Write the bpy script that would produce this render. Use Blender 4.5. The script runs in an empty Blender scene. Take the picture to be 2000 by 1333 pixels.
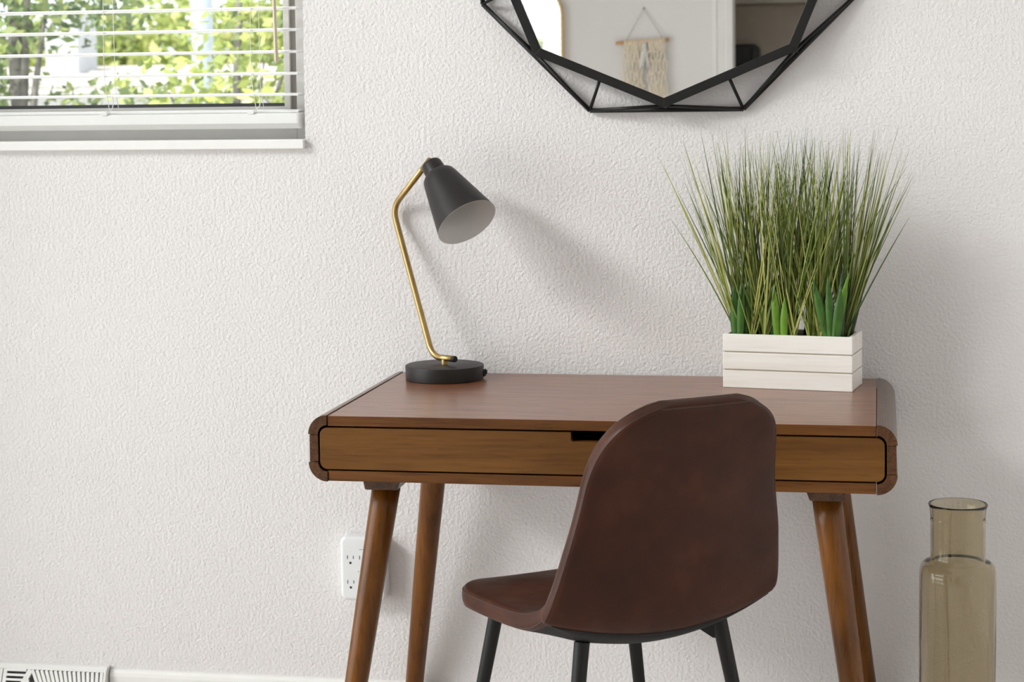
import bpy, bmesh, math, random
import numpy as np
from mathutils import Vector, Matrix

scene = bpy.context.scene
COL = scene.collection

# ------------------------------------------------------------------ camera
cam_data = bpy.data.cameras.new('camera')
cam = bpy.data.objects.new('camera', cam_data)
COL.objects.link(cam)
scene.camera = cam
R3 = ((0.9836584, -0.1800412, -0.0011344), (0.1796744, 0.9812118, 0.0702891), (-0.0115419, -0.0693443, 0.9975260))
m = Matrix.Identity(4)
for i in range(3):
    m[i][0] = R3[i][0]
    m[i][1] = R3[i][2]
    m[i][2] = -R3[i][1]
m[0][3], m[1][3], m[2][3] = 0.99304, -3.99521, 1.32890
cam.matrix_world = m
cam_data.sensor_width = 36.0
cam_data.lens = 3783.11 / 2000 * 36
cam_data.shift_x = -25.158 / 2000
cam_data.shift_y = -204.465 / 2000
cam_data.clip_start = 0.05
cam_data.dof.use_dof = True
cam_data.dof.focus_distance = 3.6
cam_data.dof.aperture_fstop = 7.5

# ------------------------------------------------------------------ world, sun, daylight, exposure
world = bpy.data.worlds.new('world')
scene.world = world
world.use_nodes = True
bg = world.node_tree.nodes['Background']
bg.inputs[0].default_value = (0.93, 0.96, 1.0, 1)
bg.inputs[1].default_value = 3.0

def area_light(name, loc, target, sx, sy, power, color):
    d = bpy.data.lights.new(name, 'AREA')
    d.shape = 'RECTANGLE'
    d.size, d.size_y = sx, sy
    d.energy = power
    d.color = color
    o = bpy.data.objects.new(name, d)
    COL.objects.link(o)
    o.location = loc
    o.rotation_euler = (Vector(target) - Vector(loc)).to_track_quat('-Z', 'Y').to_euler()
    return o

sun_d = bpy.data.lights.new('sun', 'SUN')
sun_d.energy = 10.0
sun_d.angle = math.radians(1.0)
sun_d.color = (1.0, 0.95, 0.86)
sun = bpy.data.objects.new('sun', sun_d)
COL.objects.link(sun)
sun.rotation_euler = Vector((0.25, 0.62, -1.0)).to_track_quat('-Z', 'Y').to_euler()
# the open sky seen through the wide glass door in the left wall
area_light('bright_sky_left', (-7.9, -5.75, 6.4), (0.15, -0.12, 1.05), 4.8, 1.5, 1500, (1.0, 0.98, 0.972))
area_light('daylight_left_door', (-2.3, -1.9, 0.80), (0.6, -1.9, 0.6), 3.2, 1.4, 50, (1.0, 0.975, 0.97))
area_light('daylight_back_window', (-0.88, 1.0, 2.75), (-0.3, -4.2, 0.9), 1.6, 0.8, 105, (1.0, 0.985, 0.975))

vs = scene.view_settings
vs.view_transform = 'Standard'
vs.look = 'None'
vs.exposure = -0.56
vs.gamma = 1.0
vs.use_curve_mapping = False
scene.cycles.use_denoising = True

# ------------------------------------------------------------------ helpers
def obj(name, bm, mat, parent=None, smooth=False, bevel=0.0, seg=2):
    """mesh built in world coordinates; stored relative to its top-level parent"""
    me = bpy.data.meshes.new(name)
    bmesh.ops.recalc_face_normals(bm, faces=bm.faces[:])
    off = Vector((0, 0, 0))
    p = parent
    while p is not None:
        off += p.location
        p = p.parent
    if off.length > 0:
        bmesh.ops.translate(bm, verts=bm.verts[:], vec=-off)
    bm.to_mesh(me)
    bm.free()
    if smooth:
        for f in me.polygons:
            f.use_smooth = True
    if mat:
        for mm in (mat if isinstance(mat, (list, tuple)) else [mat]):
            me.materials.append(mm)
    o = bpy.data.objects.new(name, me)
    COL.objects.link(o)
    if parent is not None:
        o.parent = parent
    if bevel > 0:
        b = o.modifiers.new('bevel', 'BEVEL')
        b.width = bevel
        b.segments = seg
        b.limit_method = 'ANGLE'
        b.angle_limit = math.radians(35)
        b.harden_normals = False
    return o

def tag(o, label=None, cat=None, group=None, kind=None):
    if label:
        o['label'] = label
    if cat:
        o['category'] = cat
    if group:
        o['group'] = group
    if kind:
        o['kind'] = kind
    return o

def thing(name, loc, label, cat, group=None, kind=None):
    o = bpy.data.objects.new(name, None)
    o.empty_display_size = 0.05
    COL.objects.link(o)
    o.location = loc
    return tag(o, label, cat, group, kind)

def share(src, name, parent, delta):
    """another copy of an alike piece, sharing its mesh"""
    c = src.copy()
    c.name = name
    COL.objects.link(c)
    c.parent = parent
    c.location = src.location + Vector(delta)
    return c

def box(bm, a, b):
    x0, y0, z0 = a
    x1, y1, z1 = b
    v = [bm.verts.new(p) for p in ((x0, y0, z0), (x1, y0, z0), (x1, y1, z0), (x0, y1, z0), (x0, y0, z1), (x1, y0, z1), (x1, y1, z1), (x0, y1, z1))]
    for f in ((0, 3, 2, 1), (4, 5, 6, 7), (0, 1, 5, 4), (1, 2, 6, 5), (2, 3, 7, 6), (3, 0, 4, 7)):
        bm.faces.new([v[i] for i in f])
    return v

def B(a, b):
    bm = bmesh.new()
    box(bm, a, b)
    return bm

def prism(bm, poly, axis, c0, c1):
    """extrude a 2D polygon along an axis; poly pairs are the other two coordinates in order"""
    def P(p, c):
        q = [p[0], p[1]]
        q.insert(axis, c)
        return q
    a = [bm.verts.new(P(p, c0)) for p in poly]
    b = [bm.verts.new(P(p, c1)) for p in poly]
    n = len(poly)
    bm.faces.new(a)
    bm.faces.new(b[::-1])
    for i in range(n):
        bm.faces.new((a[i], b[i], b[(i + 1) % n], a[(i + 1) % n]))

def frame_of(d):
    d = Vector(d).normalized()
    u = d.cross(Vector((0, 0, 1)))
    if u.length < 1e-4:
        u = d.cross(Vector((0, 1, 0)))
    u.normalize()
    return u, d.cross(u).normalized()

def tube(bm, pts, rad, n=12, caps=True):
    pts = [Vector(p) for p in pts]
    rads = rad if isinstance(rad, (list, tuple)) else [rad] * len(pts)
    rings = []
    u = None
    for i, p in enumerate(pts):
        d = (pts[min(i + 1, len(pts) - 1)] - pts[max(i - 1, 0)]).normalized()
        if u is None:
            u, v = frame_of(d)
        else:
            u = (u - d * u.dot(d)).normalized()
            v = d.cross(u)
        rings.append([bm.verts.new(p + (u * math.cos(2 * math.pi * k / n) + v * math.sin(2 * math.pi * k / n)) * rads[i]) for k in range(n)])
    for a, b in zip(rings[:-1], rings[1:]):
        for k in range(n):
            bm.faces.new((a[k], a[(k + 1) % n], b[(k + 1) % n], b[k]))
    if caps:
        bm.faces.new(rings[0][::-1])
        bm.faces.new(rings[-1])

def lathe(bm, o, axis, prof, n=48, closed=False):
    """prof: (distance along axis, radius)"""
    o = Vector(o)
    d = Vector(axis).normalized()
    u, v = frame_of(d)
    rings = []
    for t, r in prof:
        c = o + d * t
        if r < 1e-6:
            rings.append([bm.verts.new(c)])
        else:
            rings.append([bm.verts.new(c + (u * math.cos(2 * math.pi * k / n) + v * math.sin(2 * math.pi * k / n)) * r) for k in range(n)])
    pairs = list(zip(rings[:-1], rings[1:]))
    if closed:
        pairs.append((rings[-1], rings[0]))
    for a, b in pairs:
        for k in range(n):
            l = (k + 1) % n
            if len(a) == 1 and len(b) == 1:
                continue
            if len(a) == 1:
                bm.faces.new((a[0], b[l], b[k]))
            elif len(b) == 1:
                bm.faces.new((a[k], a[l], b[0]))
            else:
                bm.faces.new((a[k], a[l], b[l], b[k]))

def arc(cx, cz, r, a0, a1, n):
    return [(cx + r * math.cos(math.radians(a0 + (a1 - a0) * i / n)), cz + r * math.sin(math.radians(a0 + (a1 - a0) * i / n))) for i in range(n + 1)]

def rrect(x0, x1, z0, z1, r, n=5):
    return arc(x1 - r, z0 + r, r, -90, 0, n) + arc(x1 - r, z1 - r, r, 0, 90, n) + arc(x0 + r, z1 - r, r, 90, 180, n) + arc(x0 + r, z0 + r, r, 180, 270, n)

def smooth_path(pts, n=8):
    P = [Vector(p) for p in pts]
    P = [P[0] * 2 - P[1]] + P + [P[-1] * 2 - P[-2]]
    out = []
    for i in range(1, len(P) - 2):
        a, b, c, d = P[i - 1:i + 3]
        for k in range(n):
            t = k / n
            out.append(0.5 * ((2 * b) + (c - a) * t + (2 * a - 5 * b + 4 * c - d) * t * t + (3 * b - a - 3 * c + d) * t ** 3))
    out.append(P[-2])
    return out

def fillet(pts, r, n=6):
    """polyline with rounded inner corners"""
    P = [Vector(p) for p in pts]
    out = [P[0]]
    for a, b, c in zip(P[:-2], P[1:-1], P[2:]):
        u = (a - b).normalized()
        v = (c - b).normalized()
        h = math.acos(max(-1, min(1, u.dot(v)))) / 2
        t = min(r / math.tan(h), (a - b).length * 0.49, (c - b).length * 0.49)
        p0, p2 = b + u * t, b + v * t
        for k in range(n + 1):
            s = k / n
            out.append(p0 * (1 - s) ** 2 + b * (2 * s * (1 - s)) + p2 * s * s)
    out.append(P[-1])
    return out

# ------------------------------------------------------------------ materials
def srgb(r, g, b):
    f = lambda c: (c / 255) / 12.92 if c / 255 <= 0.04045 else ((c / 255 + 0.055) / 1.055) ** 2.4
    return (f(r), f(g), f(b), 1)

class Mat:
    def __init__(self, name, color=(0.5, 0.5, 0.5, 1), rough=0.5, metal=0.0, **kw):
        self.m = bpy.data.materials.new(name)
        self.m.use_nodes = True
        self.t = self.m.node_tree
        self.b = self.t.nodes['Principled BSDF']
        self.b.inputs['Base Color'].default_value = color
        self.b.inputs['Roughness'].default_value = rough
        self.b.inputs['Metallic'].default_value = metal
        for k, v in kw.items():
            self.b.inputs[k].default_value = v
    def n(self, kind, **props):
        x = self.t.nodes.new(kind)
        for k, v in props.items():
            setattr(x, k, v)
        return x
    def link(self, a, b):
        self.t.links.new(a, b)
    def coords(self, scale=(1, 1, 1), rot=(0, 0, 0), src='Object', loc=(0, 0, 0)):
        tc = self.n('ShaderNodeTexCoord')
        mp = self.n('ShaderNodeMapping')
        mp.inputs['Scale'].default_value = scale
        mp.inputs['Rotation'].default_value = rot
        mp.inputs['Location'].default_value = loc
        self.link(tc.outputs[src], mp.inputs['Vector'])
        return mp.outputs['Vector']
    def noise(self, vec, scale, detail=2.0, rough=0.5, dist=0.0):
        x = self.n('ShaderNodeTexNoise')
        x.inputs['Scale'].default_value = scale
        x.inputs['Detail'].default_value = detail
        x.inputs['Roughness'].default_value = rough
        x.inputs['Distortion'].default_value = dist
        self.link(vec, x.inputs['Vector'])
        return x.outputs['Fac']
    def ramp(self, fac, stops):
        x = self.n('ShaderNodeValToRGB')
        e = x.color_ramp.elements
        while len(e) < len(stops):
            e.new(0.5)
        for q, (p, c) in zip(e, stops):
            q.position = p
            q.color = c
        self.link(fac, x.inputs['Fac'])
        return x.outputs['Color']
    def color(self, out):
        self.link(out, self.b.inputs['Base Color'])
    def bump(self, fac, strength, dist):
        x = self.n('ShaderNodeBump')
        x.inputs['Strength'].default_value = strength
        x.inputs['Distance'].default_value = dist
        self.link(fac, x.inputs['Height'])
        self.link(x.outputs['Normal'], self.b.inputs['Normal'])
    def mix(self, fac, a, b):
        x = self.n('ShaderNodeMix', data_type='RGBA')
        self.link(fac, x.inputs[0])
        self.link(a, x.inputs[6])
        self.link(b, x.inputs[7])
        return x.outputs[2]

def plain(name, color, rough=0.5, metal=0.0, spread=0.06, scale=14.0, bump=0.0, **kw):
    """a colour with a slight procedural unevenness"""
    M = Mat(name, color, rough, metal, **kw)
    v = M.coords()
    f = M.noise(v, scale, 3)
    lo = tuple(c * (1 - spread) for c in color[:3]) + (1,)
    hi = tuple(min(1, c * (1 + spread)) for c in color[:3]) + (1,)
    M.color(M.ramp(f, [(0.3, lo), (0.7, hi)]))
    if bump:
        M.bump(M.noise(v, scale * 12, 2), 0.3, bump)
    return M.m

def wall_paint(name, color, size=1.0):
    M = Mat(name, color, 0.85)
    v = M.coords()
    big = M.noise(v, 3.0, 2)
    c = color[:3]
    M.color(M.ramp(big, [(0.3, tuple(x * 0.985 for x in c) + (1,)), (0.7, tuple(min(1, x * 1.01) for x in c) + (1,))]))
    a = M.noise(v, 145 * size, 2.0, 0.5, 0.0)
    M.bump(a, 0.6, 0.0042)
    return M.m

def wood(name, dark, mid, light, axis='x', rough=0.34, coat=0.35, scale=1.0, seed=0.0, coarse=1.0, pore=0.55):
    M = Mat(name, mid, rough)
    M.b.inputs['Coat Weight'].default_value = coat
    M.b.inputs['Specular IOR Level'].default_value = 0.5 if coat > 0.6 else 0.25
    M.b.inputs['Coat Roughness'].default_value = 0.22
    s = {'x': (1.8, 30, 30), 'y': (30, 1.8, 30), 'z': (30, 30, 1.8)}[axis]
    s = tuple(k * scale for k in s)
    v = M.coords(s, loc=(seed, seed * 1.7, seed * 0.6))
    grain = M.noise(v, 1.6 * coarse, 5, 0.62, 1.1)
    c1 = M.ramp(grain, [(0.30, dark), (0.50, mid), (0.72, light)])
    s2 = tuple(k * 5 for k in s)
    v2 = M.coords(s2, loc=(seed * 2, 0, 0))
    pores = M.noise(v2, 2.2, 3, 0.6)
    c2 = M.ramp(pores, [(0.34, tuple(x * 0.72 for x in mid[:3]) + (1,)), (0.5, (1, 1, 1, 1))])
    x = M.n('ShaderNodeMix', data_type='RGBA', blend_type='MULTIPLY')
    x.inputs[0].default_value = pore
    M.link(c1, x.inputs[6])
    M.link(c2, x.inputs[7])
    M.color(x.outputs[2])
    M.bump(pores, 0.06, 0.0006)
    return M.m

MT = {}
MT['wall'] = wall_paint('wall_paint', (0.797, 0.764, 0.762, 1))
MT['wall_far'] = wall_paint('wall_paint_smooth', (0.83, 0.808, 0.79, 1), 0.7)
MT['ceiling'] = plain('ceiling_paint', (0.84, 0.83, 0.81, 1), 0.9)
MT['closet'] = plain('closet_paint', (0.50, 0.435, 0.36, 1), 0.9, spread=0.04)
MT['floor'] = plain('carpet', (0.72, 0.67, 0.635, 1), 0.95, spread=0.12, scale=60, bump=0.004)
MT['trim'] = plain('trim_paint', (0.89, 0.875, 0.855, 1), 0.45, spread=0.02)
MT['vinyl'] = plain('window_vinyl', (0.82, 0.80, 0.775, 1), 0.45, spread=0.02)
MT['vinyl_dark'] = plain('window_channel', (0.36, 0.33, 0.295, 1), 0.55, spread=0.03)
MT['gasket'] = plain('window_gasket', (0.06, 0.065, 0.07, 1), 0.5)
MT['blind'] = plain('blind_slat', (0.86, 0.855, 0.84, 1), 0.4, spread=0.02)
MT['cord'] = plain('blind_cord', (0.80, 0.78, 0.74, 1), 0.8)
MT['wand'] = plain('blind_wand', (0.66, 0.55, 0.45, 1), 0.4)
MT['black'] = plain('black_metal', (0.011, 0.0105, 0.010, 1), 0.45, spread=0.1, **{'Specular IOR Level': 0.3})
MT['lampblack'] = plain('lamp_enamel', (0.017, 0.014, 0.013, 1), 0.46, spread=0.05, **{'Specular IOR Level': 0.3})
MT['legblack'] = plain('chair_leg_metal', (0.009, 0.009, 0.009, 1), 0.45, spread=0.1, **{'Specular IOR Level': 0.3})
MT['under'] = plain('black_backing_cloth', (0.012, 0.011, 0.011, 1), 0.85, spread=0.2, bump=0.001)
MT['shade_in'] = plain('lamp_inner_white', (0.72, 0.72, 0.71, 1), 0.6, spread=0.02)
MT['plastic'] = plain('white_plastic', (0.83, 0.835, 0.85, 1), 0.32, spread=0.01)
MT['slot'] = plain('dark_slot', (0.01, 0.01, 0.01, 1), 0.7)
MT['grey'] = plain('grey_print', (0.22, 0.22, 0.22, 1), 0.6)
MT['brass'] = plain('brushed_brass', (0.44, 0.305, 0.13, 1), 0.38, 1.0, spread=0.1, scale=40)
MT['gold'] = plain('gold_frame', (0.72, 0.50, 0.22, 1), 0.3, 1.0, spread=0.06)
MT['soil'] = plain('soil', (0.02, 0.016, 0.012, 1), 0.95, spread=0.4, scale=90, bump=0.004)
MT['cotton'] = plain('macrame_cotton', (0.92, 0.81, 0.64, 1), 0.9, spread=0.08, scale=60)
MT['cotton_white'] = plain('macrame_white', (0.85, 0.83, 0.78, 1), 0.9, spread=0.05)
MT['string'] = plain('hanger_string', (0.36, 0.34, 0.30, 1), 0.9)
MT['bag'] = plain('black_bag', (0.012, 0.012, 0.014, 1), 0.35, spread=0.3)
MT['metalwhite'] = plain('vent_enamel', (0.84, 0.83, 0.81, 1), 0.4, spread=0.02)
MT['shelf'] = plain('closet_shelf', (0.40, 0.36, 0.30, 1), 0.7)

DK, MD, LT = srgb(66, 37, 14), srgb(104, 64, 28), srgb(134, 90, 44)
MT['wood_top'] = wood('walnut_top', srgb(114, 70, 45), srgb(132, 84, 58), srgb(146, 95, 68), 'x', 0.36, 0.5, 0.8, 1.3)
MT['wood_edge'] = wood('walnut_edge', srgb(86, 50, 18), srgb(103, 62, 25), srgb(118, 74, 33), 'x', 0.42, 0.12, 0.7, 2.9, 1.0, 0.3)
MT['wood_drawer'] = wood('walnut_drawer', srgb(92, 57, 20), srgb(104, 66, 24), srgb(120, 79, 33), 'x', 0.45, 0.08, 0.6, 7.4, 0.8, 0.22)
MT['wood_cap'] = wood('walnut_cap', srgb(68, 41, 22), srgb(84, 52, 28), srgb(98, 63, 36), 'y', 0.34, 0.4, 1.0, 5.1)
MT['wood_leg'] = wood('walnut_leg', srgb(84, 46, 8), srgb(104, 60, 11), srgb(122, 74, 20), 'z', 0.34, 0.2, 0.6, 3.3, 1.0, 0.25)
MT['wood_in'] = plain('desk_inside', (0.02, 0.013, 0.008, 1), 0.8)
MT['dowel'] = wood('birch_dowel', srgb(190, 140, 92), srgb(214, 168, 118), srgb(226, 186, 140), 'x', 0.7, 0.0)
MT['plank'] = wood('whitewashed_pine', srgb(229, 222, 214), srgb(236, 231, 225), srgb(240, 236, 231), 'x', 0.7, 0.0, 0.5, 4.2, 1.0, 0.12)

# mirror glass
def mirror_mat(name):
    M = Mat(name, (0.91, 0.905, 0.90, 1), 0.0, 1.0)
    return M.m
MT['mirror'] = mirror_mat('mirror_silver')

def pane_mat(name):
    mm = bpy.data.materials.new(name)
    mm.use_nodes = True
    t = mm.node_tree
    t.nodes.clear()
    out = t.nodes.new('ShaderNodeOutputMaterial')
    mix = t.nodes.new('ShaderNodeMixShader')
    fr = t.nodes.new('ShaderNodeFresnel')
    fr.inputs['IOR'].default_value = 1.25
    tr = t.nodes.new('ShaderNodeBsdfTransparent')
    tr.inputs['Color'].default_value = (0.96, 0.98, 0.97, 1)
    gl = t.nodes.new('ShaderNodeBsdfGlossy')
    gl.inputs['Roughness'].default_value = 0.0
    t.links.new(fr.outputs[0], mix.inputs[0])
    t.links.new(tr.outputs[0], mix.inputs[1])
    t.links.new(gl.outputs[0], mix.inputs[2])
    t.links.new(mix.outputs[0], out.inputs['Surface'])
    return mm
MT['pane'] = pane_mat('window_glass')

def glass_mat(name, color):
    M = Mat(name, color, 0.015)
    M.b.inputs['Transmission Weight'].default_value = 1.0
    M.b.inputs['IOR'].default_value = 1.47
    v = M.coords((1, 1, 0.25))
    M.bump(M.noise(v, 26, 2), 0.16, 0.004)
    return M.m
MT['glass'] = glass_mat('smoky_olive_glass', (0.74, 0.675, 0.53, 1))

def leather_mat():
    M = Mat('brown_leather', (0.1, 0.05, 0.03, 1), 0.4)
    M.b.inputs['Specular IOR Level'].default_value = 0.22
    v = M.coords()
    a = M.noise(v, 9, 4, 0.6)
    M.color(M.ramp(a, [(0.28, srgb(50, 24, 13)), (0.5, srgb(62, 31, 18)), (0.75, srgb(78, 42, 25))]))
    x = M.n('ShaderNodeTexVoronoi')
    x.inputs['Scale'].default_value = 420
    M.link(v, x.inputs['Vector'])
    M.bump(x.outputs['Distance'], 0.10, 0.0008)
    rr = M.ramp(M.noise(v, 14, 3), [(0.3, (0.36, 0.36, 0.36, 1)), (0.7, (0.5, 0.5, 0.5, 1))])
    M.link(rr, M.b.inputs['Roughness'])
    return M.m
MT['leather'] = leather_mat()
MT['piping'] = plain('leather_piping', srgb(66, 38, 26), 0.5, spread=0.1, scale=60)

def grass_mat(name, stops, rough=0.45):
    M = Mat(name, stops[0][1], rough)
    at = M.n('ShaderNodeAttribute', attribute_name='tone')
    M.color(M.ramp(at.outputs['Fac'], stops))
    M.b.inputs['Specular IOR Level'].default_value = 0.35
    return M.m
MT['grass'] = grass_mat('grass_blades', [(0.0, srgb(36, 54, 20)), (0.35, srgb(78, 98, 36)), (0.65, srgb(128, 140, 62)), (1.0, srgb(186, 184, 106))])
MT['leaf'] = plain('broad_leaf', srgb(58, 100, 28), 0.38, spread=0.25, scale=30)
MT['leaf_light'] = plain('broad_leaf_light', srgb(104, 146, 36), 0.38, spread=0.2, scale=30)
MT['leaf_dark'] = plain('broad_leaf_dark', srgb(44, 68, 28), 0.4, spread=0.2, scale=30)

# ------------------------------------------------------------------ the room
WX0, WX1, WY0, CEIL = -1.75, 2.3, -4.75, 3.7
OPX0, OPX1, OPZ0, OPZ1 = -1.66, -0.215, 1.236, 2.36       # window opening
TH = 0.14

bm = bmesh.new()
xs = [WX0 - TH, OPX0, OPX1, WX1 + TH]
zs = [0, OPZ0, OPZ1, CEIL]
for i in range(3):
    for k in range(3):
        if i == 1 and k == 1:
            continue
        box(bm, (xs[i], 0, zs[k]), (xs[i + 1], TH, zs[k + 1]))
bmesh.ops.remove_doubles(bm, verts=bm.verts[:], dist=1e-5)
bm.verts.index_update()
dup = {}
for f in bm.faces[:]:
    dup.setdefault(tuple(sorted(v.index for v in f.verts)), []).append(f)
bmesh.ops.delete(bm, geom=[f for l in dup.values() if len(l) > 1 for f in l], context='FACES_ONLY')
wall_back = tag(obj('wall_back', bm, MT['wall']), 'off-white orange-peel textured wall behind the desk', 'wall', kind='structure')

# left wall with a wide glass door opening
DY0, DY1, DZ0, DZ1 = -3.9, -0.40, 0.06, 3.55
bm = bmesh.new()
ys = [WY0, DY0, DY1, 0]
zs = [0, DZ0, DZ1, CEIL]
for i in range(3):
    for k in range(3):
        if i == 1 and k == 1:
            continue
        box(bm, (WX0 - TH, ys[i], zs[k]), (WX0, ys[i + 1], zs[k + 1]))
tag(obj('wall_left', bm, MT['wall_far']), 'off-white side wall on the left holding a wide glass door', 'wall', kind='structure')
tag(obj('wall_right', B((WX1, WY0, 0), (WX1 + TH, 0, CEIL)), MT['wall_far']), 'off-white side wall on the right, out of view', 'wall', kind='structure')
# wall behind the photographer with the closet opening
CX0, CX1, CZ1 = 0.352, 1.55, 2.08
bm = bmesh.new()
box(bm, (WX0 - TH, WY0 - TH, 0), (CX0, WY0, CEIL))
box(bm, (CX1, WY0 - TH, 0), (WX1 + TH, WY0, CEIL))
box(bm, (CX0, WY0 - TH, CZ1), (CX1, WY0, CEIL))
tag(obj('wall_front', bm, MT['wall_far']), 'pale grey wall seen in the mirror, with a closet opening', 'wall', kind='structure')
bm = bmesh.new()
cy0, cy1 = WY0 - TH - 0.62, WY0 - TH
box(bm, (CX0 - 0.12, cy0 - 0.05, 0), (CX1 + 0.12, cy0, CEIL))
box(bm, (CX0 - 0.17, cy0 - 0.05, 0), (CX0 - 0.12, cy1, CEIL))
box(bm, (CX1 + 0.12, cy0 - 0.05, 0), (CX1 + 0.17, cy1, CEIL))
tag(obj('wall_closet', bm, MT['closet']), 'taupe closet wall seen in the right of the mirror', 'wall', kind='structure')
tag(obj('floor', B((WX0 - TH, cy0 - 0.05, -0.06), (WX1 + TH, TH, 0)), MT['floor']), 'pale beige carpet floor', 'floor', kind='structure')
tag(obj('ceiling', B((WX0 - TH, cy0 - 0.05, CEIL), (WX1 + TH, TH, CEIL + 0.08)), MT['ceiling']), 'flat white painted ceiling', 'ceiling', kind='structure')

def baseboard(name, x0, x1, label):
    bm = bmesh.new()
    prism(bm, [(0, 0), (-0.0135, 0), (-0.0135, 0.068), (-0.0115, 0.0755), (-0.007, 0.0805), (0, 0.0815)], 0, x0, x1)
    return tag(obj(name, bm, MT['trim']), label, 'baseboard', kind='structure')
baseboard('baseboard_back', -0.685, WX1, 'white baseboard under the desk wall')

# glass door in the left wall
dn = thing('door_1', (WX0 - 0.07, (DY0 + DY1) / 2, DZ0), 'white framed sliding glass door in the left wall, out of view', 'door', kind='structure')
yy = [DY0, (DY0 + DY1) / 2, DY1]
for q in range(2):
    bm = bmesh.new()
    a, b = yy[q], yy[q + 1]
    x0, x1 = WX0 - 0.10 + 0.03 * q, WX0 - 0.07 + 0.03 * q
    for (p0, p1, r0, r1) in ((a, a + 0.05, DZ0, DZ1), (b - 0.05, b, DZ0, DZ1), (a + 0.05, b - 0.05, DZ0, DZ0 + 0.06), (a + 0.05, b - 0.05, DZ1 - 0.05, DZ1)):
        box(bm, (x0, p0, r0), (x1, p1, r1))
    fr = obj('door_panel', bm, MT['vinyl'], dn)
    obj('pane', B((x0 + 0.012, a + 0.05, DZ0 + 0.06), (x0 + 0.016, b - 0.05, DZ1 - 0.05)), MT['pane'], fr)

# ------------------------------------------------------------------ window in the desk wall
wn = thing('window_1', ((OPX0 + OPX1) / 2, 0.09, OPZ0), 'white vinyl window with a raised blind and greenery outside', 'window', kind='structure')
GX1, GX0 = -0.2895, OPX0 + 0.075
GZ0, GZ1 = 1.332, OPZ1 - 0.07
bm = bmesh.new()
box(bm, (-0.2585, 0.085, OPZ0), (OPX1, 0.135, OPZ1))
box(bm, (OPX0, 0.085, OPZ0), (OPX0 + 0.0435, 0.135, OPZ1))
box(bm, (OPX0 + 0.0435, 0.085, OPZ0), (-0.2585, 0.135, 1.302))
box(bm, (OPX0 + 0.0435, 0.085, OPZ1 - 0.045), (-0.2585, 0.135, OPZ1))
obj('window_frame', bm, MT['vinyl'], wn, bevel=0.0015)
bm = bmesh.new()
box(bm, (-0.276, 0.104, 1.302), (-0.2585, 0.132, OPZ1 - 0.045))
box(bm, (OPX0 + 0.0435, 0.104, 1.302), (OPX0 + 0.061, 0.132, OPZ1 - 0.045))
obj('track', bm, MT['vinyl_dark'], wn)
bm = bmesh.new()
box(bm, (GX1, 0.095, 1.302), (-0.276, 0.13, OPZ1 - 0.045))
box(bm, (OPX0 + 0.061, 0.095, 1.302), (GX0, 0.13, OPZ1 - 0.045))
box(bm, (GX0, 0.095, 1.302), (GX1, 0.13, 1.3255))
box(bm, (GX0, 0.095, GZ1), (GX1, 0.13, OPZ1 - 0.045))
obj('sash', bm, MT['vinyl'], wn, bevel=0.001)
obj('gasket', B((GX0, 0.1, 1.3255), (GX1, 0.124, 1.333)), MT['gasket'], wn)
obj('pane', B((GX0, 0.110, 1.333), (GX1, 0.114, GZ1)), MT['pane'], wn)
sl = obj('window_sill', B((OPX0 - 0.02, -0.014, 1.2345), (OPX1 + 0.0, 0.085, 1.2546)), MT['trim'], wn, bevel=0.002)

# blind
bl = thing('window_blind', ((OPX0 + OPX1) / 2, 0.035, 1.277), 'white horizontal slat blind hanging in the window', 'blind')
SX0, SX1 = OPX0 + 0.018, -0.2335
zlist = [1.3155, 1.3512, 1.3961, 1.4432, 1.4902, 1.5365]
while zlist[-1] < 2.05:
    zlist.append(zlist[-1] + 0.0465)
first = None
for k, z in enumerate(zlist):
    if first is None:
        bm = bmesh.new()
        top = [(0.0105 + 0.05 * t, z + 0.0032 * (1 - (2 * t - 1) ** 2)) for t in np.linspace(0, 1, 7)]
        prism(bm, top + [(y, zz - 0.0030) for y, zz in top[::-1]], 0, SX0, SX1)
        first = obj('slat', bm, MT['blind'], bl, smooth=False)
    else:
        share(first, 'slat', bl, (0, 0, z - zlist[0]))
bm = bmesh.new()
prism(bm, [(0.002, 1.289), (0.002, 1.3085), (0.006, 1.3115), (0.044, 1.3115), (0.048, 1.3085), (0.048, 1.281), (0.040, 1.2775), (0.024, 1.2775)], 0, SX0 - 0.002, -0.2325)
rail = obj('bottom_rail', bm, MT['blind'], bl, bevel=0.0012)
for sx in (-0.2325, SX0 - 0.004):
    bm = bmesh.new()
    prism(bm, [(0.0025, 1.2885), (0.0025, 1.308), (0.006, 1.311), (0.044, 1.311), (0.0475, 1.308), (0.0475, 1.2815), (0.040, 1.278), (0.0245, 1.278)], 0, sx, sx + 0.002)
    obj('end_cap', bm, MT['vinyl'], rail)
obj('head_rail', B((SX0 - 0.004, 0.0, 2.10), (SX1 + 0.004, 0.062, OPZ1)), MT['blind'], bl, bevel=0.002)
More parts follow.
